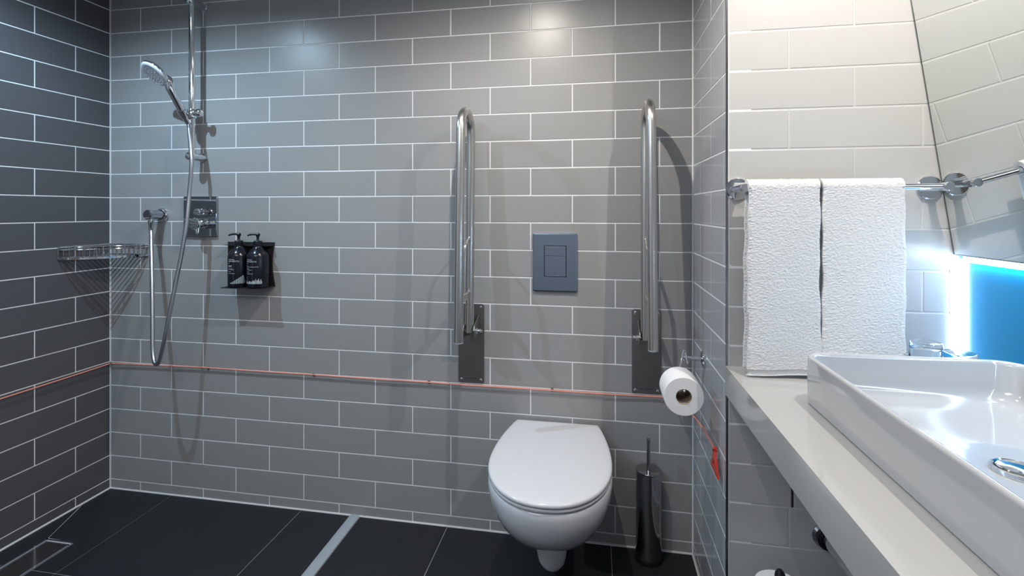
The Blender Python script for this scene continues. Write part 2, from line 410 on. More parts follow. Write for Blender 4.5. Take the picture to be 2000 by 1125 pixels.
# last ring: flat pad to the waste outlet
cxb, cyb = 0.618, 0.880
rings.append([(cxb + 0.034 * math.cos(a), cyb + 0.034 * math.sin(a), ZR - 0.0885) for a in [math.atan2(p[1] - cyb, p[0] - cxb) for p in rings[-1]]])
b.loft(rings, cap0=True, cap1=True)
put(b.build('bowl', M['basin'], smooth=True, sharp=50), bs)
zd = ZR - 0.0885
dn = put(B().lathe([(0.0335, 0.0), (0.0345, 0.003), (0.0330, 0.0075), (0.0300, 0.0085), (0.0275, 0.0065), (0.0270, 0.003)], (cxb, cyb, zd), seg=40).build('drain_ring', M['chrome'], smooth=True), bs)
put(B().lathe([(0.0255, 0.003), (0.0258, 0.0075), (0.024, 0.0095), (0.012, 0.0115), (0, 0.012)], (cxb, cyb, zd), seg=40).build('drain_plug', M['chrome'], smooth=True), dn)

# ---------------------------------------------------------------- mirror, blue glass panel, LED strip, corner glow
ZM = 1.0985; SL = -0.1484                    # dX/dZ of the tilted mirror
def mx_(z): return 0.8514 + SL * (z - ZM)
MY0, MY1, MZ1 = -0.15, YE - 0.0018, 2.02
mr = thing('tilted_mirror', 'large frameless wall mirror tilted forward over the basin beside the towel rail', 'mirror', (XC, 0.6, ZM))
def slab(xoff0, xoff1, y0, y1, z0, z1):
    b = B(); v = []
    for y in (y0, y1):
        for (xo, z) in ((xoff0, z0), (xoff1, z0), (xoff1, z1), (xoff0, z1)): v.append(b.bm.verts.new((mx_(z) + xo, y, z)))
    f = b.bm.faces.new
    f(v[0:4][::-1]); f(v[4:8])
    for i in range(4): j = (i + 1) % 4; f((v[i], v[j], v[4 + j], v[4 + i]))
    return b
b = slab(0.0, 0.004, MY0, MY1 - 0.002, ZM + 0.0015, MZ1); put(b.build('mirror_glass', M['mirror']), mr)
b = slab(-0.0006, 0.0052, MY1 - 0.0019, MY1, ZM, MZ1)
put(b.build('side_edge', M['mirror_edge']), mr)
b = slab(-0.0006, 0.0046, MY0, MY1 - 0.002, ZM, ZM + 0.0014); put(b.build('bottom_edge', M['mirror_edge']), mr)
b = B(); b.poly_prism([(mx_(1.20) + 0.005, 1.20), (XC - 0.0005, 1.20), (XC - 0.0005, MZ1 - 0.03), (mx_(MZ1 - 0.03) + 0.005, MZ1 - 0.03)], 'y', MY0 + 0.02, MY1 - 0.02)
put(b.build('backing_box', M['paint_dark']), mr)

bp_ = B().box(XC - 0.0045, XC - 0.0005, -0.3, YE - 0.004, ZC + 0.0006, 1.16, bev=0.0006, seg=1).build('splashback_panel', M['blue_glass'])
tag(bp_, 'glossy bright blue glass splashback behind the basin under the mirror', 'splashback')
t = thing('mirror_led_strip', 'glowing white light strip along the lower edge of the tilted mirror', 'light', (0.857, 0.6, 1.095))
put(B().box(0.8535, 0.8620, MY0 + 0.02, YE - 0.028, 1.0840, 1.0965).build('diffuser', M['led']), t)
put(B().box(0.8530, 0.8626, MY0 + 0.02, YE - 0.010, 1.0966, 1.0990).build('channel', M['chrome_dark']), t)
t = thing('corner_glow_strip', 'vertical glowing strip added for light spill in the corner between white tiles and blue panel', 'light', (0.853, YE, ZC))  # glowing strip added to stand for spill from the mirror strip
put(B().box(0.8455, 0.8625, YE - 0.0045, YE - 0.0012, ZC + 0.002, 1.0895, bev=0.0008, seg=1).build('diffuser', M['led']), t)
put(B().box(0.8440, 0.8632, YE - 0.0012, YE - 0.0002, ZC + 0.001, 1.0900).build('channel', M['chrome_dark']), t)

# ---------------------------------------------------------------- towel rail
YB, ZB = 1.342, 1.2605
tr = thing('towel_rail', 'chrome towel rail on two round flanges mounted on the white tiled wall', 'towel rail', (0.578, YE, ZB))
for x in (0.3605, 0.799):
    fo = put(B().lathe([(0.0, 0.0), (0.0285, 0.0), (0.0285, 0.005), (0.0265, 0.0075), (0.012, 0.008), (0, 0.008)][1:], (x, YE, ZB), axis=(0, -1, 0), seg=48).build('flange', M['chrome'], smooth=True), tr)
    put(B().tube([(x, YE - 0.007, ZB), (x, YB - 0.011, ZB)], 0.0085, seg=24).build('post', M['chrome'], smooth=True), tr)
    put(B().lathe([(0.0, 0), (0.010, 0.0), (0.0105, 0.002), (0.0105, 0.024), (0.0095, 0.0255), (0.0, 0.0255)], (x, YB + 0.0125, ZB), axis=(0, -1, 0), seg=28).build('end_cap', M['chrome'], smooth=True), tr)
put(B().tube([(0.353, YB, ZB), (0.809, YB, ZB)], 0.0075, seg=24).build('bar', M['chrome'], smooth=True), tr)

# ---------------------------------------------------------------- towels
def towel(name, label, x0, x1, zb_front, zb_back, seed, lean0, lean1):
    ro, ri = 0.0205, 0.0088
    prof = []  # (y, z) closed loop outer then inner
    st = 0.0017
    def seg_line(a, b):
        L = math.dist(a, b); n = max(1, int(L / st))
        return [(a[0] + (b[0] - a[0]) * i / n, a[1] + (b[1] - a[1]) * i / n) for i in range(n)]
    def seg_arc(c, r, a0, a1):
        n = max(3, int(abs(a1 - a0) * r / st)); return [(c[0] + r * math.cos(a0 + (a1 - a0) * i / n), c[1] + r * math.sin(a0 + (a1 - a0) * i / n)) for i in range(n)]
    rm = (ro - ri) / 2; rc = (ro + ri) / 2; pi = math.pi
    prof += seg_line((YB - ro, zb_front + rm), (YB - ro, ZB))
    prof += seg_arc((YB, ZB), ro, pi, 0)
    prof += seg_line((YB + ro, ZB), (YB + ro, zb_back + rm))
    prof += seg_arc((YB + rc, zb_back + rm), rm, 0, -pi)
    prof += seg_line((YB + ri, zb_back + rm), (YB + ri, ZB))
    prof += seg_arc((YB, ZB), ri, 0, pi)
    prof += seg_line((YB - ri, ZB), (YB - ri, zb_front + rm))
    prof += seg_arc((YB - rc, zb_front + rm), rm, 0, -pi)
    n = len(prof); nx = int((x1 - x0) / st)
    us = [0.0, 0.0] + [i / nx for i in range(1, nx)] + [1.0, 1.0]
    verts = []; H = ZB + ro
    for iu, u in enumerate(us):
        endk = iu == 0 or iu == len(us) - 1
        for (y, z) in prof:
            cy_ = YB - rc if y < YB else YB + rc
            x = x0 + (x1 - x0) * u
            e = min(u, 1 - u) * (x1 - x0)
            hang = max(0.0, (H - z)) / 0.47
            # rounded long edges
            yy = y
            k = 1 - (0.55 if endk else max(0.0, 0.45 * (1 - e / 0.006)) if e < 0.006 else 0)
            if z < ZB: yy = cy_ + (y - cy_) * k
            # drape: the edges wander a little, the lower part bells out
            x += (lean0 * (1 - u) + lean1 * u) * hang ** 2
            x += 0.0026 * math.sin(z * 21 + seed) * hang + 0.0012 * math.sin(z * 60 + seed * 2 + u * 3)
            yw = 0.0045 * hang * math.sin(u * 5.0 + seed * 1.7 + 2.0 * hang) - 0.004 * hang * hang * (1 if y < YB else 0)
            d = 0.0006 * noise.noise(Vector((x * 240, yy * 330, z * 420 + seed))) + 0.0002 * noise.noise(Vector((x * 120, yy * 120 + seed, z * 120)))
            hem = z - zb_front
            if y < YB and 0.004 < hem < 0.016: d -= 0.0016
            ny = -1 if (y < YB - rc or (YB < y < YB + rc)) else 1
            zz = z - 0.004 * (1 - u) * 0 
            nz = 0
            if z > ZB:
                rr_ = Vector((0, y - YB, z - ZB)).normalized(); s_ = 1 if math.hypot(y - YB, z - ZB) > rc else -1
                verts.append((x, y + rr_.y * d * 2.2 * s_, z + rr_.z * d * 2.2 * s_ if s_ > 0 else z)); continue
            if e < 0.004: x += d * (-1 if u < .5 else 1) * 1.5
            verts.append((x, yy + yw + ny * d * 2.2, zz - (0.003 * math.sin(u * 3 + seed) if hem < 0.05 and y < YB else 0)))
    m_ = len(us); faces = []
    for i in range(m_ - 1):
        for k in range(n):
            k2 = (k + 1) % n
            faces.append((i * n + k, (i + 1) * n + k, (i + 1) * n + k2, i * n + k2))
    faces.append(tuple(range(n))[::-1] ); faces.append(tuple((m_ - 1) * n + k for k in range(n)))
    o = mesh_obj(name, verts, faces, M['towel'], smooth=True)
    bm = bmesh.new(); bm.from_mesh(o.data)
    caps = [f for f in bm.faces if len(f.verts) > 4]
    bmesh.ops.triangulate(bm, faces=caps)
    bmesh.ops.recalc_face_normals(bm, faces=bm.faces); bm.to_mesh(o.data); bm.free()
    return tag(o, label, 'towel', 'white towels on the rail')
towel('hand_towel', 'white terry towel hanging next to the partition edge, its hem just above the counter', 0.3655, 0.5245, 0.8085, 0.815, 1.3, -0.006, 0.0)
towel('hand_towel', 'white terry towel hanging nearer the mirror, its hem hidden behind the basin', 0.5300, 0.7040, 0.8120, 0.820, 4.1, 0.0, 0.004)

# ---------------------------------------------------------------- tumblers (upside down)
def tumbler(x, y, label):
    z = ZC + 0.0006; h = 0.101
    prof = [(0.0335, 0.0), (0.0342, 0.0008), (0.0305, h - 0.006), (0.0285, h - 0.001), (0.026, h), (0.0, h - 0.001),
            (0.0, h - 0.012), (0.024, h - 0.013), (0.0275, h - 0.018), (0.0322, 0.0008), (0.0335, 0.0)]
    o = B().lathe(prof, (x, y, z), seg=48)
    bmesh.ops.remove_doubles(o.bm, verts=o.bm.verts, dist=1e-6)
    return tag(o.build('glass_tumbler', M['glass'], smooth=True, sharp=60), label, 'glass', 'clear tumblers by the corner')
tumbler(0.7470, 1.3250, 'clear upturned glass tumbler behind the basin, nearer the towels')
tumbler(0.7610, 1.2380, 'clear upturned glass tumbler behind the basin, nearer the blue panel')

# ---------------------------------------------------------------- waste trap and spare roll under the counter
tp = thing('waste_trap', 'chrome waste pipe with a dark round wall rosette under the white counter', 'pipe', (0.570, YE, 0.386))
put(B().lathe([(0.022, 0.0), (0.033, 0.0), (0.033, 0.004), (0.028, 0.010), (0.022, 0.011)], (0.570, YE, 0.386), axis=(0, -1, 0), seg=40).build('rosette', M['chrome_dark'], smooth=True), tp)
put(B().lathe([(0.0165, 0.011), (0.028, 0.0105), (0.0265, 0.020), (0.0175, 0.022)], (0.570, YE, 0.386), axis=(0, -1, 0), seg=40).build('rubber_seal', M['black'], smooth=True), tp)
pth = smooth_path([(0.570, YE - 0.004, 0.386), (0.570, 1.30, 0.386), (0.575, 1.22, 0.386), (0.590, 1.16, 0.36), (0.605, 1.10, 0.33), (0.62, 1.02, 0.33), (0.620, 0.95, 0.36), (0.618, 0.880, 0.46), (0.618, 0.880, 0.60), (0.618, 0.880, ZC - 0.0225)], 6)
put(B().tube(pth, 0.016, seg=20).build('pipe', M['chrome'], smooth=True), tp)
def roll(name, label, c, axis, length, ro, rc_, tail=None):
    t = thing(name, label, 'toilet paper', c)
    n = 48; c = Vector(c)
    prof = [(rc_, 0), (ro - 0.0015, 0), (ro, 0.0015), (ro, length - 0.0015), (ro - 0.0015, length), (rc_, length)]
    put(B().lathe(prof, c, axis=axis, seg=56).build('paper', M['paper'], smooth=True), t)
    put(B().lathe([(rc_ - 0.0012, 0), (rc_, 0), (rc_, length), (rc_ - 0.0012, length), (rc_ - 0.0012, 0)], c, axis=axis, seg=40).build('core', M['cardboard'], smooth=True), t)
    return t
hs = thing('spare_roll_stand', 'dark chrome upright post holding the spare toilet roll on the white tiled wall', 'holder', (0.428, YE, 0.21))
put(B().lathe([(0.0, 0.0), (0.024, 0.0), (0.024, 0.006), (0.0, 0.008)][1:], (0.428, YE, 0.212), axis=(0, -1, 0), seg=32).build('flange', M['chrome_dark'], smooth=True), hs)
put(B().tube(smooth_path([(0.428, YE - 0.006, 0.212), (0.428, 1.33, 0.212), (0.428, 1.305, 0.216), (0.428, 1.300, 0.24), (0.428, 1.300, 0.345)], 6), 0.008, seg=20).build('post', M['chrome_dark'], smooth=True), hs)
put(B().lathe([(0.0, 0.028), (0.006, 0.026), (0.011, 0.018), (0.012, 0.010), (0.010, 0.002), (0.008, 0.0)], (0.428, 1.300, 0.330), seg=24).build('knob', M['black'], smooth=True), hs)
put(B().lathe([(0.0, 0.0), (0.03, 0.0), (0.03, 0.003), (0.0, 0.003)], (0.428, 1.300, 0.2165), seg=32).build('rest_disc', M['chrome_dark'], smooth=True), hs)
roll('spare_toilet_roll', 'white spare toilet roll standing upright low on the wall under the counter', (0.428, 1.300, 0.220), (0, 0, 1), 0.100, 0.054, 0.0205)

# ---------------------------------------------------------------- toilet
TX = -0.139
def outline(front, half, back, halfb, z, ymid=1.585, n=26, cham=0.012):
    """closed loop: back edge at y=back, widest at ymid, round front; symmetric about TX"""
    pts = []
    ns = 9
    for i in range(ns):                                     # right side, back -> mid
        u = i / ns; y = back - cham * 0 - (back - ymid) * u
        hw = halfb + (half - halfb) * math.sin(u * math.pi / 2) ** 0.9
        pts.append((hw, y))
    for i in range(n + 1):
        a = math.pi / 2 * i / n * 2
        ca, sa = math.cos(a), math.sin(a)
        e = 0.93
        pts.append((half * (abs(ca) ** e) * (1 if ca >= 0 else -1), ymid - (ymid - front) * max(sa, 0) ** e))
    for i in range(ns - 1, -1, -1):
        u = i / ns; y = back - (back - ymid) * u
        hw = halfb + (half - halfb) * math.sin(u * math.pi / 2) ** 0.9
        pts.append((-hw, y))
    return [(TX + p[0], p[1], z) for p in pts]
def scaled(ol, s, dz=0.0, c=(TX, 1.62)):
    return [(c[0] + (p[0] - c[0]) * s, c[1] + (p[1] - c[1]) * s, p[2] + dz) for p in ol]
wc = thing('toilet', 'white wall-hung toilet with its lid closed, mounted below the flush plate', 'toilet', (TX, D, 0.2))
lv = [(0.405, 0.184, 1.342, 0.146), (0.400, 0.188, 1.338, 0.148), (0.385, 0.189, 1.337, 0.148), (0.355, 0.185, 1.343, 0.147), (0.320, 0.174, 1.360, 0.144), (0.285, 0.158, 1.388, 0.138), (0.250, 0.136, 1.428, 0.128),
      (0.225, 0.112, 1.470, 0.118), (0.209, 0.087, 1.508, 0.098), (0.199, 0.062, 1.543, 0.080), (0.194, 0.035, 1.585, 0.06)]
rings = []
o0 = outline(lv[0][2], lv[0][1], D - 0.001, lv[0][3], lv[0][0])
rings.append(scaled(o0, 0.3)); rings.append(scaled(o0, 0.9)); 
for z, hw, yf, hb in lv: rings.append(outline(yf, hw, D - 0.001, hb, z, ymid=max(1.585, yf + 0.12)))
b = B().loft(rings)
put(b.build('bowl', M['ceramic'], smooth=True, sharp=60), wc)
# rounded trap foot under the bowl
rings = []
for i, (z, hw, y0, y1) in enumerate([(0.235, 0.058, 1.55, D - 0.001), (0.190, 0.055, 1.568, D - 0.001), (0.150, 0.052, 1.578, D - 0.001), (0.110, 0.0475, 1.590, D - 0.001), (0.083, 0.043, 1.598, D - 0.001), (0.064, 0.035, 1.610, D - 0.001), (0.051, 0.022, 1.628, D - 0.001), (0.046, 0.007, 1.65, D - 0.001)]):
    ring = []
    for k in range(15):
        a = math.pi * k / 14
        ring.append((TX + hw * math.cos(a) * 1.0, y0 + 0.05 - 0.05 * max(0, math.sin(a)) ** 0.8, z))
    ring = [(TX + hw, y1, z)] + ring + [(TX - hw, y1, z)]
    rings.append(ring)
put(B().loft(rings).build('foot', M['ceramic'], smooth=True, sharp=60), wc)
# seat ring
so = outline(1.334, 0.1865, 1.850, 0.150, 0.4075)
rings = [scaled(so, 0.965, 0.0), scaled(so, 0.985, 0.0005), scaled(so, 0.998, 0.0035), scaled(so, 1.0, 0.007), scaled(so, 0.996, 0.0105), scaled(so, 0.975, 0.012), scaled(so, 0.7, 0.012)]
put(B().loft(rings).build('seat', M['seat'], smooth=True, sharp=60), wc)
lo_ = outline(1.330, 0.1885, 1.862, 0.148, 0.4215)
rings = [scaled(lo_, 0.970, 0.0), scaled(lo_, 0.992, 0.001), scaled(lo_, 1.0, 0.004), scaled(lo_, 0.9995, 0.008), scaled(lo_, 0.994, 0.0115), scaled(lo_, 0.982, 0.0135), scaled(lo_, 0.94, 0.0150), scaled(lo_, 0.80, 0.0170), scaled(lo_, 0.5, 0.0182), scaled(lo_, 0.2, 0.0186)]
put(B().loft(rings).build('lid', M['seat'], smooth=True, sharp=60), wc)
for sx in (-1, 1):
    put(B().tube([(TX + sx * 0.09, 1.855, 0.4110), (TX + sx * 0.13, 1.855, 0.4110)], 0.0085, seg=16).build('hinge', M['seat'], smooth=True), wc)
# ---------------------------------------------------------------- flush plate
FX0, FX1, FZ0, FZ1 = -0.2286, -0.0655, 0.9086, 1.1206
fp = thing('flush_plate', 'blue-grey metallic dual flush plate on the grey tiles above the toilet', 'flush plate', ((FX0 + FX1) / 2, D, (FZ0 + FZ1) / 2))
bx0, bx1, bz0, bz1 = -0.1842, -0.1075, 0.9645, 1.0740
b = B()
g = 0.0024
for (a0, a1, c0, c1) in ((FX0 + .004, bx0 - g, FZ0 + .004, FZ1 - .004), (bx1 + g, FX1 - .004, FZ0 + .004, FZ1 - .004), (bx0 - g, bx1 + g, FZ0 + .004, bz0 - g), (bx0 - g, bx1 + g, bz1 + g, FZ1 - .004)):
    b.box(a0, a1, D - 0.0105, D - 0.004, c0, c1)
put(b.build('face', M['flush']), fp)
t = rrect(FX0, FX1, FZ0, FZ1, 0.006, 5); t2 = rrect(FX0 + .004, FX1 - .004, FZ0 + .004, FZ1 - .004, 0.004, 5)
rings = [[(p[0], D - 0.0002, p[1]) for p in t], [(p[0], D - 0.0085, p[1]) for p in t], [(p[0] * .998 + .002 * (FX0 + FX1) / 2, D - 0.0098, p[1]) for p in t], [(p[0], D - 0.0105, p[1]) for p in t2], [(p[0], D - 0.004, p[1]) for p in t2]]
put(B().loft(rings, cap0=False, cap1=False).build('rim', M['flush'], smooth=True), fp)
put(B().box(FX0 + .002, FX1 - .002, D - 0.004, D - 0.0004, FZ0 + .002, FZ1 - .002).build('recess', M['joint_dark']), fp)
zs = 1.0385
put(B().box(bx0, bx1, D - 0.0115, D - 0.004, zs + 0.0007, bz1, bev=0.0007).build('flush_button', M['flush']), fp)
put(B().box(bx0, bx1, D - 0.0115, D - 0.004, bz0, zs - 0.0007, bev=0.0007).build('flush_button', M['flush']), fp)
put(B().box(-0.1475, -0.1435, D - 0.0117, D - 0.0114, 0.9725, 0.9745).build('mark', M['joint_dark']), fp)

# ---------------------------------------------------------------- folding grab bars
def grab_bar(label, px0, px1, pz0, pz1, fb, ft, bt, bb_, ztop, side, zf0, zb0):
    """fb/ft: front tube bottom/top (x,y); bt/bb_: back tube top/bottom; side: +1 bolt towards +x"""
    xc = (px0 + px1) / 2
    t = thing('folding_grab_bar', label, 'grab bar', (xc, D, pz0))
    t['group'] = 'fold-up grab bars beside the toilet'
    pl = B(); pts = rrect(px0, px1, pz0, pz1, 0.006, 4)
    rings = [[(p[0], D - 0.0003, p[1]) for p in pts], [(p[0], D - 0.0035, p[1]) for p in pts], [(xc + (p[0] - xc) * .985, D - 0.0045, (pz0 + pz1) / 2 + (p[1] - (pz0 + pz1) / 2) * .995) for p in pts]]
    wp = put(pl.loft(rings).build('wall_plate', M['plate'], smooth=True), t)
    for (sx, sz) in ((px0 + .012, pz0 + .012), (px1 - .012, pz0 + .012), (px0 + .012, pz1 - .012), (px1 - .012, pz1 - .012), ((px1 - .010) if side > 0 else (px0 + .010), 0.752)):
        put(B().lathe([(0.0052, 0.0), (0.0048, 0.0018), (0.002, 0.003), (0, 0.0032)], (sx, D - 0.0043, sz), axis=(0, -1, 0), seg=16).build('screw', M['chrome'], smooth=True), wp)
    # engraved maker's mark: a dot between short strokes
    mk = B()
    mk.lathe([(0.0028, 0), (0, 0.0003)], (xc, D - 0.0045, pz0 + 0.017), axis=(0, -1, 0), seg=12)
    for dx in (-0.021, -0.0155, -0.010, 0.0085, 0.014, 0.0195):
        mk.box(xc + dx - 0.0015, xc + dx + 0.0015, D - 0.0049, D - 0.0045, pz0 + 0.0155, pz0 + 0.0185)
    put(mk.build('engraving', M['joint_dark']), wp)
    # one bent tube: front leg, U bend, back leg
    r = (bt[1] - ft[1]) / 2; yc = (bt[1] + ft[1]) / 2; zc = ztop - r - 0.016
    path = [(fb[0], fb[1], zf0)] + [(fb[0] + (ft[0] - fb[0]) * k / 8, fb[1] + (ft[1] - fb[1]) * k / 8, zf0 + (zc - zf0) * k / 8) for k in range(1, 9)]
    for k in range(1, 17):
        a = math.pi - math.pi * k / 16
        path.append((ft[0] + (bt[0] - ft[0]) * k / 16, yc + r * math.cos(a), zc + r * math.sin(a)))
    for k in range(1, 9): path.append((bt[0] + (bb_[0] - bt[0]) * k / 8, bt[1] + (bb_[1] - bt[1]) * k / 8, zc + (zb0 - zc) * k / 8))
    put(B().tube(path, 0.0158, seg=28).build('tube', M['steel'], smooth=True, sharp=60), t)
    put(B().lathe([(0, -0.0012), (0.0160, -0.001), (0.0162, 0.002), (0.0158, 0.002)], (fb[0], fb[1], zf0), seg=28).build('end_cap', M['grey_rubber'], smooth=True), t)
    # flat cross strap between the legs
    zx = 0.902
    fx = fb[0] + (ft[0] - fb[0]) * .2; bx = bb_[0] + (bt[0] - bb_[0]) * .2
    b = B(); b.box(-0.007, 0.007, fb[1] + 0.012, bb_[1] - 0.008, zx - 0.011, zx + 0.011, bev=0.002)
    bmesh.ops.translate(b.bm, verts=b.bm.verts, vec=((fx + bx) / 2, 0, 0))
    put(b.build('cross_strap', M['steel'], smooth=True), t)
    # slim stay from strap up to the back leg
    put(B().tube(smooth_path([((fx + bx) / 2 , fb[1] + 0.075, zx + 0.008), ((fx + bx) / 2, fb[1] + 0.085, 1.05), (bx, fb[1] + 0.098, 1.085), (bx, bb_[1] - 0.004, 1.105)], 5), 0.0055, seg=12).build('stay', M['steel'], smooth=True), t)
    # hinge bracket: two ears from the plate round the foot of the back leg, bolt and knob
    for s in (-1, 1):
        b = B(); pts = [(D - 0.0045, 0.735), (bb_[1] - 0.006, 0.745), (bb_[1] - 0.017, 0.757), (bb_[1] - 0.019, 0.772), (bb_[1] - 0.008, 0.788), (D - 0.0045, 0.812)]
        x0 = bb_[0] + s * 0.0195; b.poly_prism(pts, 'x', x0 - 0.002, x0 + 0.002)
        put(b.build('bracket_ear', M['plate']), t)
    put(B().tube([(bb_[0] - 0.023, bb_[1], 0.768), (bb_[0] + 0.023, bb_[1], 0.768)], 0.0045, seg=12).build('bolt', M['chrome'], smooth=True), t)
    put(B().lathe([(0.0, 0.0), (0.0095, 0.0), (0.0105, 0.002), (0.0105, 0.006), (0.007, 0.009), (0.0065, 0.013), (0.0075, 0.0145), (0.0075, 0.020), (0.005, 0.0215), (0, 0.0215)], (bb_[0] + side * 0.0215, bb_[1], 0.768), axis=(side, 0, 0), seg=20).build('knob', M['chrome'], smooth=True), t)
    return t
grab_bar('brushed steel fold-up grab bar on the shower side of the toilet', -0.512, -0.4126, 0.5561, 0.8532, (-0.452, 1.650), (-0.452, 1.679), (-0.4520, 1.826), (-0.452, 1.802), 1.570, 1, 0.762, 0.762)
grab_bar('brushed steel fold-up grab bar between the toilet and the paper holder', 0.1265, 0.2269, 0.5548, 0.8537, (0.1767, 1.650), (0.1740, 1.688), (0.1690, 1.830), (0.1670, 1.802), 1.576, -1, 0.7668, 0.762)

# ---------------------------------------------------------------- toilet paper holder and roll
RC = Vector((0.2385, 1.468, 0.692)); RL = 0.098
ph = thing('paper_holder', 'chrome toilet paper holder with a round flange on the partition tiles', 'paper holder', (XR, 1.68, 0.74))
put(B().lathe([(0.0, 0.0), (0.0245, 0.0), (0.0245, 0.006), (0.022, 0.009), (0.010, 0.0095)][1:], (XR, 1.68, 0.7405), axis=(-1, 0, 0), seg=40).build('flange', M['chrome'], smooth=True), ph)
put(B().tube([(XR - 0.008, 1.68, 0.7405), (0.276, 1.68, 0.7405)], 0.0075, seg=20).build('arm', M['chrome'], smooth=True), ph)
put(B().lathe([(0, 0), (0.010, 0.0), (0.0105, 0.002), (0.0105, 0.012), (0.009, 0.014), (0, 0.014)], (0.284, 1.68, 0.7405), axis=(-1, 0, 0), seg=24).build('joint', M['chrome'], smooth=True), ph)
sp = smooth_path([(0.2845, 1.672, 0.726), (0.280, 1.668, 0.745), (0.2735, 1.664, 0.766), (0.268, 1.660, 0.766), (0.258, 1.640, 0.738), (0.244, 1.605, 0.712), (0.240, 1.585, 0.7085), (0.2385, 1.55, 0.7085), (0.2385, 1.470, 0.7085), (0.2385, 1.462, 0.7120)], 6)
put(B().tube(sp, 0.0033, seg=12).build('wire_spindle', M['chrome'], smooth=True), ph)
roll('toilet_roll', 'white toilet roll hanging on the chrome holder next to the partition', tuple(RC), (0, 1, 0), RL, 0.0535, 0.0215)

# ---------------------------------------------------------------- toilet brush
tb = thing('toilet_brush', 'dark polished steel toilet brush holder standing in the corner beside the toilet', 'toilet brush', (0.1795, 1.8250, 0.0))
o_ = (0.1795, 1.8250, 0.0)
put(B().lathe([(0, 0.0005), (0.046, 0.0005), (0.0462, 0.006), (0.0435, 0.016), (0.0, 0.016)], o_, seg=40).build('rubber_base', M['black'], smooth=True), tb)
put(B().lathe([(0.0432, 0.0135), (0.0440, 0.016), (0.0420, 0.295), (0.0415, 0.3005), (0.0400, 0.302), (0.0, 0.302)], o_, seg=56).build('canister', M['brush_steel'], smooth=True), tb)
put(B().lathe([(0.0, 0.3025), (0.0422, 0.3025), (0.0432, 0.304), (0.0432, 0.3075), (0.0425, 0.3085), (0.008, 0.3085), (0, 0.3085)], o_, seg=56).build('lid', M['brush_steel'], smooth=True), tb)
put(B().lathe([(0.0075, 0.3087), (0.0065, 0.315), (0.0062, 0.412), (0.0055, 0.4150), (0, 0.4155)], o_, seg=20).build('handle', M['brush_steel'], smooth=True), tb)

# ---------------------------------------------------------------- emergency cord
zc_ = 0.549
YC = D - 0.010
pts = [(XL + 0.012, 0.30, 0.545), (XL + 0.010, 0.9, 0.543), (XL + 0.010, 1.4, 0.5415), (XL + 0.009, 1.70, 0.542), (XL + 0.012, D - 0.016, 0.5445), (XL + 0.022, D - 0.011, 0.5455)]
pts += [(-1.83, YC, 0.5490), (-1.588, YC, 0.5520), (-1.35, YC, 0.5505), (-1.109, YC, 0.5505), (-0.87, YC, 0.5485), (-0.628, YC, 0.5490), (-0.515, YC, 0.5475), (-0.40, YC, 0.5475), (-0.158, YC, 0.5480), (0.05, YC, 0.5465), (0.2425, YC, 0.5480), (0.270, YC - 0.030, 0.5485), (0.3050, 1.72, 0.5480), (0.3190, 1.60, 0.5480), (0.3215, 1.50, 0.5490), (0.3215, 1.481, 0.5500)]
ec = thing('emergency_cord', 'thin red emergency pull cord strung round the walls, ending in a red triangle', 'cord', (-0.8, D, 0.549))
put(B().tube(smooth_path(pts, 6), 0.0025, seg=8).build('cord', M['cord'], smooth=True), ec)
for (x, y) in ((-1.588, 0), (-1.109, 0), (-0.628, 0), (-0.158, 0), (XL + 0.014, 1)):
    if y: c0 = Vector((XL + 0.006, D - 0.004, 0.5445)); c1 = Vector((XL + 0.016, D - 0.014, 0.5445))
    else: c0 = Vector((x, D - 0.0002, 0.5465)); c1 = Vector((x, YC, 0.5465))
    b = B(); b.tube([c0, c1 + (c1 - c0).normalized() * 0.0005], 0.0022, seg=10)
    b.tube([c1 + Vector((0.0042 * math.cos(a), 0, 0.0030 + 0.0042 * math.sin(a))) for a in [R(k) for k in range(-90, 215, 25)]], 0.0011, seg=8)
    b.lathe([(0.0055, 0), (0.005, 0.002), (0, 0.0022)], c0, axis=tuple((c1 - c0).normalized()), seg=14)
    put(b.build('eyelet', M['clip'], smooth=True), ec)
# knot and triangle
b = B()
b.tube([Vector((0.3215 + 0.0035 * math.cos(a), 1.480 + 0.006 * math.sin(a), 0.551 + 0.003 * math.sin(2 * a))) for a in [2 * math.pi * k / 20 for k in range(20)]], 0.0026, seg=8, closed=True)
b.tube([Vector((0.3215 + 0.004 * math.cos(a), 1.479 + 0.0035 * math.sin(2 * a), 0.549 + 0.006 * math.sin(a))) for a in [2 * math.pi * k / 20 for k in range(20)]], 0.0026, seg=8, closed=True)
b.lathe([(0, -0.006), (0.0045, -0.003), (0.0052, 0.001), (0.0035, 0.005), (0, 0.006)], (0.3215, 1.480, 0.550), seg=12)
put(b.build('knot', M['red'], smooth=True), ec)
def tri(s): 
    cy_, cz_ = 1.480, 0.5125; return [(cy_ + s * 0.043, cz_ - s * 0.0245), (cy_ - s * 0.043, cz_ - s * 0.0245), (cy_, cz_ + s * 0.045)]
b = B()
o1, o2 = tri(1.0), tri(0.32)
rings = [[(0.3185, *p) for p in o2], [(0.3185, *p) for p in o1], [(0.3235, *p) for p in o1], [(0.3235, *p) for p in o2], [(0.3185, *p) for p in o2]]
b.loft(rings, cap0=False, cap1=False); bmesh.ops.remove_doubles(b.bm, verts=b.bm.verts, dist=1e-6)
put(b.build('pull_triangle', M['red']), ec)

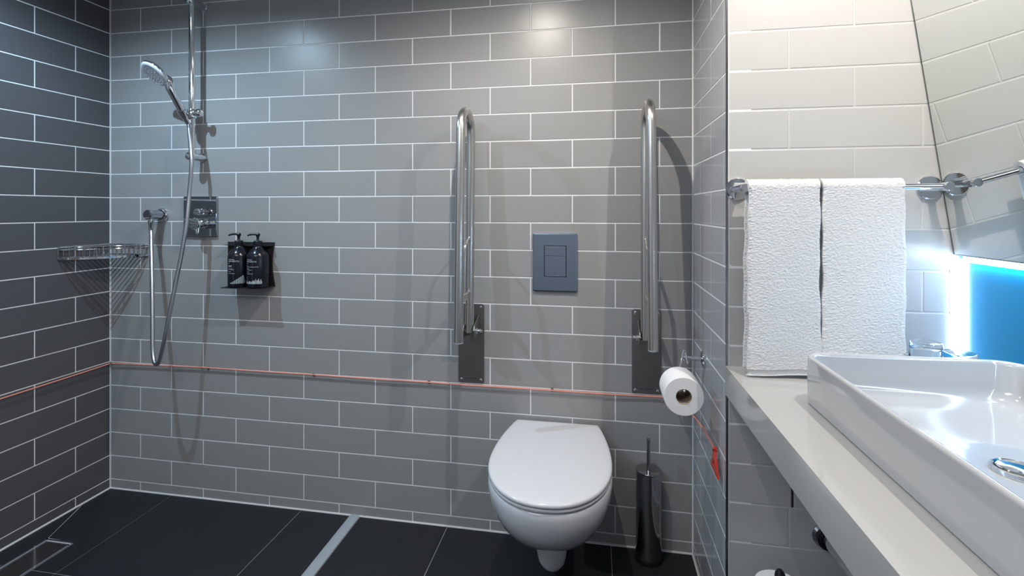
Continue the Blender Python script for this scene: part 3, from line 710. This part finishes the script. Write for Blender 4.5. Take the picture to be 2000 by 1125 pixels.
# ---------------------------------------------------------------- shower: rail, bracket, slider, hand shower, hose, elbow
RX, RY = -1.613, 1.812
rs = thing('shower_rail', 'vertical chrome shower slide rail fixed to the blue-lit grey tiles', 'shower rail', (RX, D, 1.42))
put(B().tube([(RX, RY, 1.412), (RX, RY, 2.085)], 0.0122, seg=28).build('rail_tube', M['chrome'], smooth=True), rs)
put(B().lathe([(0, 0), (0.0105, 0.001), (0.0122, 0.004)], (RX, RY, 1.4085), seg=24).build('end_cap', M['chrome'], smooth=True), rs)
for z in (1.4235, 2.052):
    put(B().lathe([(0.019, 0.0), (0.019, 0.003), (0.0155, 0.006), (0.0150, 0.045), (0.0165, 0.052), (0.0170, 0.070), (0.0165, 0.080), (0.0125, 0.0855), (0.006, 0.088), (0, 0.0885)], (RX, D, z), axis=(0, -1, 0), seg=32).build('wall_bracket', M['chrome'], smooth=True), rs)
sl = B(); zS = 1.598
sl.lathe([(0.0165, -0.019), (0.0175, -0.017), (0.0175, 0.015), (0.0165, 0.017)], (RX, RY, zS), seg=28)
so_ = put(sl.build('slider', M['chrome'], smooth=True), rs)
put(B().lathe([(0.0085, 0.0), (0.0085, 0.018), (0.0150, 0.022), (0.0170, 0.028), (0.0165, 0.036), (0.0110, 0.043), (0, 0.0455)], (RX + 0.012, RY - 0.002, zS - 0.001), axis=(0.93, -0.30, 0.0), seg=28).build('knob', M['chrome'], smooth=True), rs)
# cradle for the hand shower
hp0 = Vector((-1.622, 1.776, 1.592)); neck = Vector((-1.634, 1.717, 1.694))
hdir = (neck - hp0).normalized()
cr = B(); cr.tube([(RX - 0.010, RY - 0.006, zS - 0.003), (RX - 0.022, 1.788, zS - 0.006)], 0.0090, seg=16)
cr.lathe([(0.0128, -0.014), (0.0155, -0.013), (0.0180, 0.012), (0.0160, 0.013), (0.0135, 0.006)], hp0, axis=tuple(hdir), seg=28)
put(cr.build('cradle', M['chrome'], smooth=True), rs)

hsw = thing('hand_shower', 'chrome hand shower with a white spray face resting in the slide rail cradle', 'hand shower', tuple(hp0))
n_ = Vector((-0.25, -0.65, -0.72)).normalized()
hc = Vector((-1.671, 1.690, 1.7295))
hpath = [hp0 - hdir * 0.020, hp0, hp0 + hdir * 0.035, hp0 + hdir * 0.075, hp0 + hdir * 0.105, neck + hdir * 0.006 - n_ * 0.010, hc + (neck - hc) * 0.45 - n_ * 0.012]
hr = [0.0112, 0.0128, 0.0142, 0.0152, 0.0160, 0.0165, 0.017]
pp = smooth_path(hpath, 5); rr2 = []
for i in range(len(pp)):
    u = i / (len(pp) - 1) * (len(hr) - 1); k = min(int(u), len(hr) - 2); rr2.append(hr[k] + (hr[k + 1] - hr[k]) * (u - k))
put(B().tube(pp, rr2, seg=24).build('handle', M['chrome'], smooth=True), hsw)
put(B().lathe([(0.0525, 0.0), (0.0545, -0.003), (0.0545, -0.007), (0.052, -0.011), (0.044, -0.016), (0.028, -0.021), (0.0, -0.024)], hc, axis=tuple(n_), seg=48).build('head_shell', M['chrome'], smooth=True), hsw)
fc = put(B().lathe([(0.0535, -0.001), (0.0525, 0.003), (0.0490, 0.0058), (0.0440, 0.0062), (0.043, 0.0050), (0.0, 0.0050)], hc, axis=tuple(n_), seg=48).build('spray_face', M['white_plastic'], smooth=True), hsw)
a1 = n_.cross(Vector((0, 0, 1))).normalized(); a2 = n_.cross(a1)
nb = B()
for rad, cnt in ((0.010, 6), (0.021, 12), (0.0315, 18), (0.040, 24)):
    for k in range(cnt):
        a = 2 * math.pi * (k + 0.5 * (cnt % 4 == 0)) / cnt; p = hc + n_ * 0.0048 + a1 * rad * math.cos(a) + a2 * rad * math.sin(a)
        nb.lathe([(0.0013, 0), (0.0010, 0.0022), (0, 0.0024)], p, axis=tuple(n_), seg=6)
nz = put(nb.build('nozzles', M['grey_rubber']), fc); nz['kind'] = 'stuff'

hose = [tuple(hp0 - hdir * 0.016), tuple(hp0 - hdir * 0.045), (-1.604, 1.788, 1.52), (-1.590, 1.779, 1.45), (-1.583, 1.775, 1.385), (-1.588, 1.770, 1.278), (-1.588, 1.755, 1.154), (-1.598, 1.740, 1.026), (-1.609, 1.725, 0.922), (-1.620, 1.710, 0.811), (-1.633, 1.700, 0.714), (-1.650, 1.700, 0.648), (-1.663, 1.703, 0.618), (-1.676, 1.706, 0.608), (-1.690, 1.711, 0.614), (-1.703, 1.718, 0.640), (-1.716, 1.728, 0.690), (-1.749, 1.760, 0.860), (-1.790, 1.797, 1.056), (-1.8045, 1.810, 1.115), (-1.8065, 1.812, 1.150)]
sh = thing('shower_hose', 'grey metal shower hose looping down from the rail to the wall elbow', 'hose', (-1.66, 1.70, 0.61))
put(B().tube(smooth_path(hose, 8), 0.0076, seg=16).build('hose_tube', M['hose'], smooth=True), sh)
put(B().lathe([(0.0072, 0), (0.0115, 0.003), (0.0115, 0.016), (0.0096, 0.020), (0.0092, 0.040), (0.0085, 0.043)], (-1.8065, 1.812, 1.166), axis=(0, 0, -1), seg=20).build('hose_nut', M['chrome'], smooth=True), sh)
put(B().lathe([(0.0072, 0), (0.0102, 0.002), (0.0105, 0.022), (0.0075, 0.030)], tuple(hp0 - hdir * 0.018), axis=tuple(-hdir), seg=20).build('hose_nut', M['chrome'], smooth=True), sh)

el = thing('wall_elbow', 'chrome wall elbow outlet where the shower hose starts above the corner basket', 'shower outlet', (-1.808, D, 1.187))
put(B().lathe([(0.0, 0.0), (0.0285, 0.0), (0.0290, 0.002), (0.0285, 0.008), (0.025, 0.0125), (0.020, 0.014)][1:], (-1.808, D, 1.187), axis=(0, -1, 0), seg=40).build('flange', M['chrome'], smooth=True), el)
put(B().lathe([(0.0185, 0.010), (0.0185, 0.060), (0.0205, 0.068), (0.0200, 0.078), (0.017, 0.0815), (0, 0.082)], (-1.808, D, 1.187), axis=(0, -1, 0), seg=32).build('body', M['chrome_dark'], smooth=True), el)
put(B().lathe([(0.0095, 0.0), (0.0095, 0.024)], (-1.8065, 1.812, 1.186), axis=(0, 0, -1), seg=20).build('outlet', M['chrome'], smooth=True), el)

# ---------------------------------------------------------------- shower mixer
mxr = thing('shower_mixer', 'square mirror-polished shower mixer plate with a lever knob on the tiles', 'shower mixer', (-1.62, D, 1.18))
pts = rrect(-1.698, -1.5425, 1.0985, 1.2630, 0.003, 3)
rings = [[(p[0], D - 0.0003, p[1]) for p in pts], [(p[0], D - 0.0110, p[1]) for p in pts], [(-1.62 + (p[0] + 1.62) * .985, D - 0.0125, 1.18 + (p[1] - 1.18) * .985) for p in pts]]
put(B().loft(rings).build('plate', M['chrome_dark'], smooth=True), mxr)
put(B().lathe([(0.0135, 0.0), (0.0135, 0.010), (0.0095, 0.012), (0.0095, 0.022), (0.0130, 0.026), (0.0140, 0.026), (0.0140, 0.037), (0.0125, 0.040), (0, 0.041)], (-1.603, D - 0.012, 1.1985), axis=(0, -1, 0), seg=32).build('diverter_knob', M['chrome'], smooth=True), mxr)
lk = put(B().lathe([(0.0240, 0.0), (0.0240, 0.004), (0.0190, 0.008), (0.0190, 0.018), (0.0225, 0.024), (0.0240, 0.040), (0.0255, 0.050), (0.0230, 0.056), (0.0, 0.060)], (-1.600, D - 0.012, 1.1500), axis=(0, -1, 0), seg=36).build('temperature_knob', M['chrome'], smooth=True), mxr)
put(B().tube([(-1.600, D - 0.050, 1.150), (-1.588, D - 0.062, 1.128), (-1.580, D - 0.072, 1.112)], [0.0075, 0.0068, 0.0055], seg=16).build('lever', M['chrome'], smooth=True), mxr)

# ---------------------------------------------------------------- corner wire basket
bk = thing('corner_basket', 'chrome wire soap basket fitted into the corner of the shower walls', 'basket', (XL, D, 1.01))
kx, ky = XL + 0.004, D - 0.004
La, Lb = 0.218, 0.190
zt_, zb_ = 1.0600, 1.0120
def fcurve(n=22):   # front edge, bulging away from the corner
    p0, p1, p2, p3 = Vector((kx, ky - La)), Vector((kx + 0.075, ky - La + 0.004)), Vector((kx + Lb - 0.012, ky - 0.090)), Vector((kx + Lb, ky))
    out = []
    for i in range(n + 1):
        t = i / n; out.append((1 - t) ** 3 * p0 + 3 * (1 - t) ** 2 * t * p1 + 3 * (1 - t) * t * t * p2 + t ** 3 * p3)
    return out
fcv = fcurve(40)
def loop(z): return [Vector((p.x, p.y, z)) for p in fcv] + [Vector((kx + Lb * (1 - i / 10), ky, z)) for i in range(1, 11)] + [Vector((kx, ky - La * i / 10, z)) for i in range(1, 10)]
put(B().tube(loop(zt_), 0.0026, seg=10, closed=True).build('top_rim', M['chrome'], smooth=True), bk)
put(B().tube(loop(zt_ - 0.010), 0.0020, seg=10, closed=True).build('top_rim', M['chrome'], smooth=True), bk)
b = B()
lp = loop(0)
ring_o = [[(p.x, p.y, zb_ - 0.001), (p.x, p.y, zb_ + 0.007)] for p in lp]
cen = Vector((kx + 0.06, ky - 0.07, 0))
vs = []; fs = []
for p in lp:
    d_ = (p - cen); d_.z = 0; d_.normalize(); q = p - d_ * 0.0015
    vs += [(p.x, p.y, zb_ - 0.001), (p.x, p.y, zb_ + 0.007), (q.x, q.y, zb_ + 0.007), (q.x, q.y, zb_ - 0.001)]
n = len(lp)
for i in range(n):
    j = (i + 1) % n
    for k in range(4): k2 = (k + 1) % 4; fs.append((i * 4 + k, j * 4 + k, j * 4 + k2, i * 4 + k2))
put(mesh_obj('bottom_band', vs, fs, M['chrome'], smooth=True), bk)
acc = 0; last = lp[0]; 
wires = []
tot = sum((lp[(i + 1) % n] - lp[i]).length for i in range(n)); stp = tot / 34; nxt = 0.0
for i in range(n):
    a_, b_ = lp[i], lp[(i + 1) % n]; L = (b_ - a_).length
    while nxt <= acc + L and len(wires) < 34:
        wires.append(a_ + (b_ - a_) * ((nxt - acc) / L)); nxt += stp
    acc += L
for p in wires:
    put(B().tube([(p.x, p.y, zb_ + 0.003), (p.x, p.y, zt_)], 0.0016, seg=6).build('upright_wire', M['chrome'], smooth=True), bk)
for i in range(1, 14):   # base wires run from wall to wall across the corner
    s_ = 0.0203 * i
    def inside(q):
        # inside the front curve?
        best = min(fcv, key=lambda f: (f - Vector((q[0], q[1]))).length)
        return (best - Vector((kx, ky))).length
    # chord from left wall point (kx, ky-s) to back wall point (kx+s, ky), clipped by the front curve
    pts_ = [(kx + s_ * t, ky - s_ * (1 - t)) for t in [k / 40 for k in range(41)]]
    ok = []
    for q in pts_:
        v = Vector((q[0] - kx, ky - q[1])); 
        ang = math.atan2(v.y, v.x)
        bf = min(fcv, key=lambda f: abs(math.atan2(ky - f.y, f.x - kx) - ang))
        if v.length <= Vector((bf.x - kx, ky - bf.y)).length + 0.0005: ok.append(q)
    if len(ok) >= 3:
        put(B().tube([(ok[0][0], ok[0][1], zb_ + 0.001), (ok[-1][0], ok[-1][1], zb_ + 0.001)], 0.0023, seg=8).build('base_wire', M['chrome'], smooth=True), bk)

# ---------------------------------------------------------------- soap dispensers in their bracket
BYc = 1.822
br = thing('dispenser_bracket', 'black metal wall bracket holding two pump bottles on the tiles', 'bracket', (-1.385, D, 0.90))
pts = [(-1.494, 0.897), (-1.2805, 0.897), (-1.2860, 0.925), (-1.2915, 0.960), (-1.2925, 0.995), (-1.2895, 1.030), (-1.2830, 1.0755), (-1.494, 1.0755)]
put(B().poly_prism(pts, 'y', D - 0.006, D - 0.0003).build('back_plate', M['black_matte']), br)
b = B()
b.box(-1.490, -1.290, D - 0.0335, D - 0.006, 1.0620, 1.0640)
put(b.build('neck_shelf', M['black_matte']), br)
put(B().box(-1.462, -1.283, D - 0.088, D - 0.006, 0.8970, 0.8995).build('foot_shelf', M['black_matte']), br)
for sx, sz in ((-1.352, 1.061), (-1.298, 1.061), (-1.47, 0.92)):
    put(B().lathe([(0.004, 0.0), (0.0035, 0.0015), (0, 0.002)], (sx, D - 0.006, sz), axis=(0, -1, 0), seg=12).build('screw', M['chrome_dark'], smooth=True), br)
def text_mesh(s, size):
    cu = bpy.data.curves.new('t', 'FONT'); cu.body = s; cu.size = size; cu.resolution_u = 2
    ob = bpy.data.objects.new('t', cu); C.objects.link(ob)
    bpy.context.view_layer.update()
    dg = bpy.context.evaluated_depsgraph_get(); me = bpy.data.meshes.new_from_object(ob.evaluated_get(dg))
    bpy.data.objects.remove(ob); v = [tuple(x.co) for x in me.vertices]; f = [tuple(p.vertices) for p in me.polygons]
    bpy.data.meshes.remove(me); return v, f
RBt = 0.0405
def bottle(xc, label, lines, motif, rot):
    t = thing('pump_bottle', label, 'soap bottle', (xc, BYc, 0.9000))
    t['group'] = 'black pump bottles in the bracket'
    o = (xc, BYc, 0.9000)
    prof = [(0, 0.0), (RBt - 0.004, 0.0), (RBt - 0.001, 0.002), (RBt, 0.006), (RBt, 0.122), (RBt - 0.002, 0.131), (RBt - 0.008, 0.141), (RBt - 0.017, 0.151), (RBt - 0.024, 0.158), (0.0150, 0.162), (0.0145, 0.166)]
    bd = put(B().lathe(prof, o, seg=48).build('bottle_body', M['bottle'], smooth=True), t)
    put(B().lathe([(0.0160, 0.1635), (0.0165, 0.165), (0.0165, 0.182), (0.0150, 0.184), (0.006, 0.186), (0.005, 0.190)], o, seg=28).build('collar', M['black'], smooth=True), t)
    b = B(); b.lathe([(0.0048, 0.186), (0.0050, 0.198), (0.0090, 0.2075), (0.0095, 0.2100), (0.0080, 0.2125), (0, 0.213)], o, seg=20)
    ax = Vector((-0.93, -0.36, 0)).normalized()
    b.tube([Vector(o) + Vector((0, 0, 0.2105)) - ax * 0.004, Vector(o) + Vector((0, 0, 0.2105)) + ax * 0.018, Vector(o) + Vector((0, 0, 0.2085)) + ax * 0.030, Vector(o) + Vector((0, 0, 0.2045)) + ax * 0.038], [0.0052, 0.0042, 0.0036, 0.0030], seg=12)
    put(b.build('pump_head', M['black'], smooth=True), t)
    def wrap(verts, faces, name, m):
        vs = []
        for v in verts:
            a = rot + v[0] / RBt; rr_ = RBt + 0.0003
            vs.append((xc + rr_ * math.sin(a), BYc - rr_ * math.cos(a), 0.9 + v[1]))
        put(mesh_obj(name, vs, faces, m), t)
    V, F = [], []
    for (z, size, s, dx) in lines:
        if s is None:   # unreadable small print: a row of dashes
            x = dx
            while x < dx + size:
                L = random.uniform(0.0012, 0.0034); n0 = len(V)
                V += [(x, z), (x + L, z), (x + L, z + 0.0014), (x, z + 0.0014)]; F.append((n0, n0 + 1, n0 + 2, n0 + 3)); x += L + 0.0008
        else:
            v, f = text_mesh(s, size); n0 = len(V)
            V += [(p[0] * 1.6 + dx, p[1] + z) for p in v]; F += [tuple(i + n0 for i in q) for q in f]
    wrap(V, F, 'lettering', M['print'])
    V, F = [], []
    if motif == 'hill':
        prev = None
        for k in range(60):
            u = k / 59; x = -0.012 + 0.060 * u
            h0 = 0.018 + 0.002 * math.sin(u * 40); h1 = 0.020 + 0.038 * max(0, u - 0.05) ** 1.1 * (1.0 if u < 0.86 else max(0, (1 - u) / 0.14)) + 0.0012 * math.sin(k * 2.3)
            n0 = len(V); V += [(x, 0.0155 + 0.002 * u), (x, h1)]
            if prev is not None and k % 7 != 3: F.append((prev, n0, n0 + 1, prev + 1))
            prev = n0
        wrap(V, F, 'motif', M['print_grey'])
    else:
        rnd = random.Random(3)
        for k in range(34):
            x = -0.034 + 0.0021 * k; h = 0.004 + 0.010 * rnd.random() + (0.007 if 20 < k < 32 else 0)
            z0 = 0.016 + 0.003 * rnd.random(); n0 = len(V)
            V += [(x, z0), (x + 0.0010, z0), (x + 0.0010 + 0.0016 * rnd.random(), z0 + h), (x + 0.0004, z0 + h * 0.9)]; F.append((n0, n0 + 1, n0 + 2, n0 + 3))
        wrap(V, F, 'motif', M['print'])
L1 = [(0.0960, 0.0068, 'VITAL', -0.020), (0.0890, 0.0068, 'BENEFITS', -0.020), (0.0830, 0.004, None, -0.020), (0.0745, 0.0062, 'HAND', -0.020), (0.0690, 0.0050, 'WASH', -0.020), (0.0625, 0.016, None, -0.020), (0.0580, 0.024, None, -0.020), (0.0500, 0.012, None, -0.020), (0.0430, 0.026, None, -0.020)]
L2 = [(0.0960, 0.0068, 'VITAL', -0.028), (0.0890, 0.0068, 'BENEFITS', -0.028), (0.0830, 0.006, None, -0.028), (0.0745, 0.0050, 'THE', -0.028), (0.0690, 0.0048, 'SHOWER BALANCE', -0.028), (0.0635, 0.016, None, -0.028), (0.0580, 0.024, None, -0.028), (0.0500, 0.016, None, -0.028), (0.0430, 0.030, None, -0.028)]
L1 = [(l[0] + 0.013, *l[1:]) for l in L1]; L2 = [(l[0] + 0.013, *l[1:]) for l in L2]
L1 = [l for l in L1 if l[2] not in ('HAND', 'WASH')] + [(0.0875, 0.016, None, -0.020), (0.0850, 0.014, None, -0.020), (0.0825, 0.015, None, -0.020)]
L2 = [l for l in L2 if l[2] not in ('THE', 'SHOWER BALANCE')] + [(0.0875, 0.008, None, -0.028), (0.0830, 0.052, None, -0.028)]
bottle(-1.4085, 'black pump bottle nearer the mixer, printed with a pale hill motif', L1, 'hill', 0.10)
bottle(-1.3235, 'black pump bottle further from the mixer, printed with a row of white spikes', L2, 'spikes', 0.10)
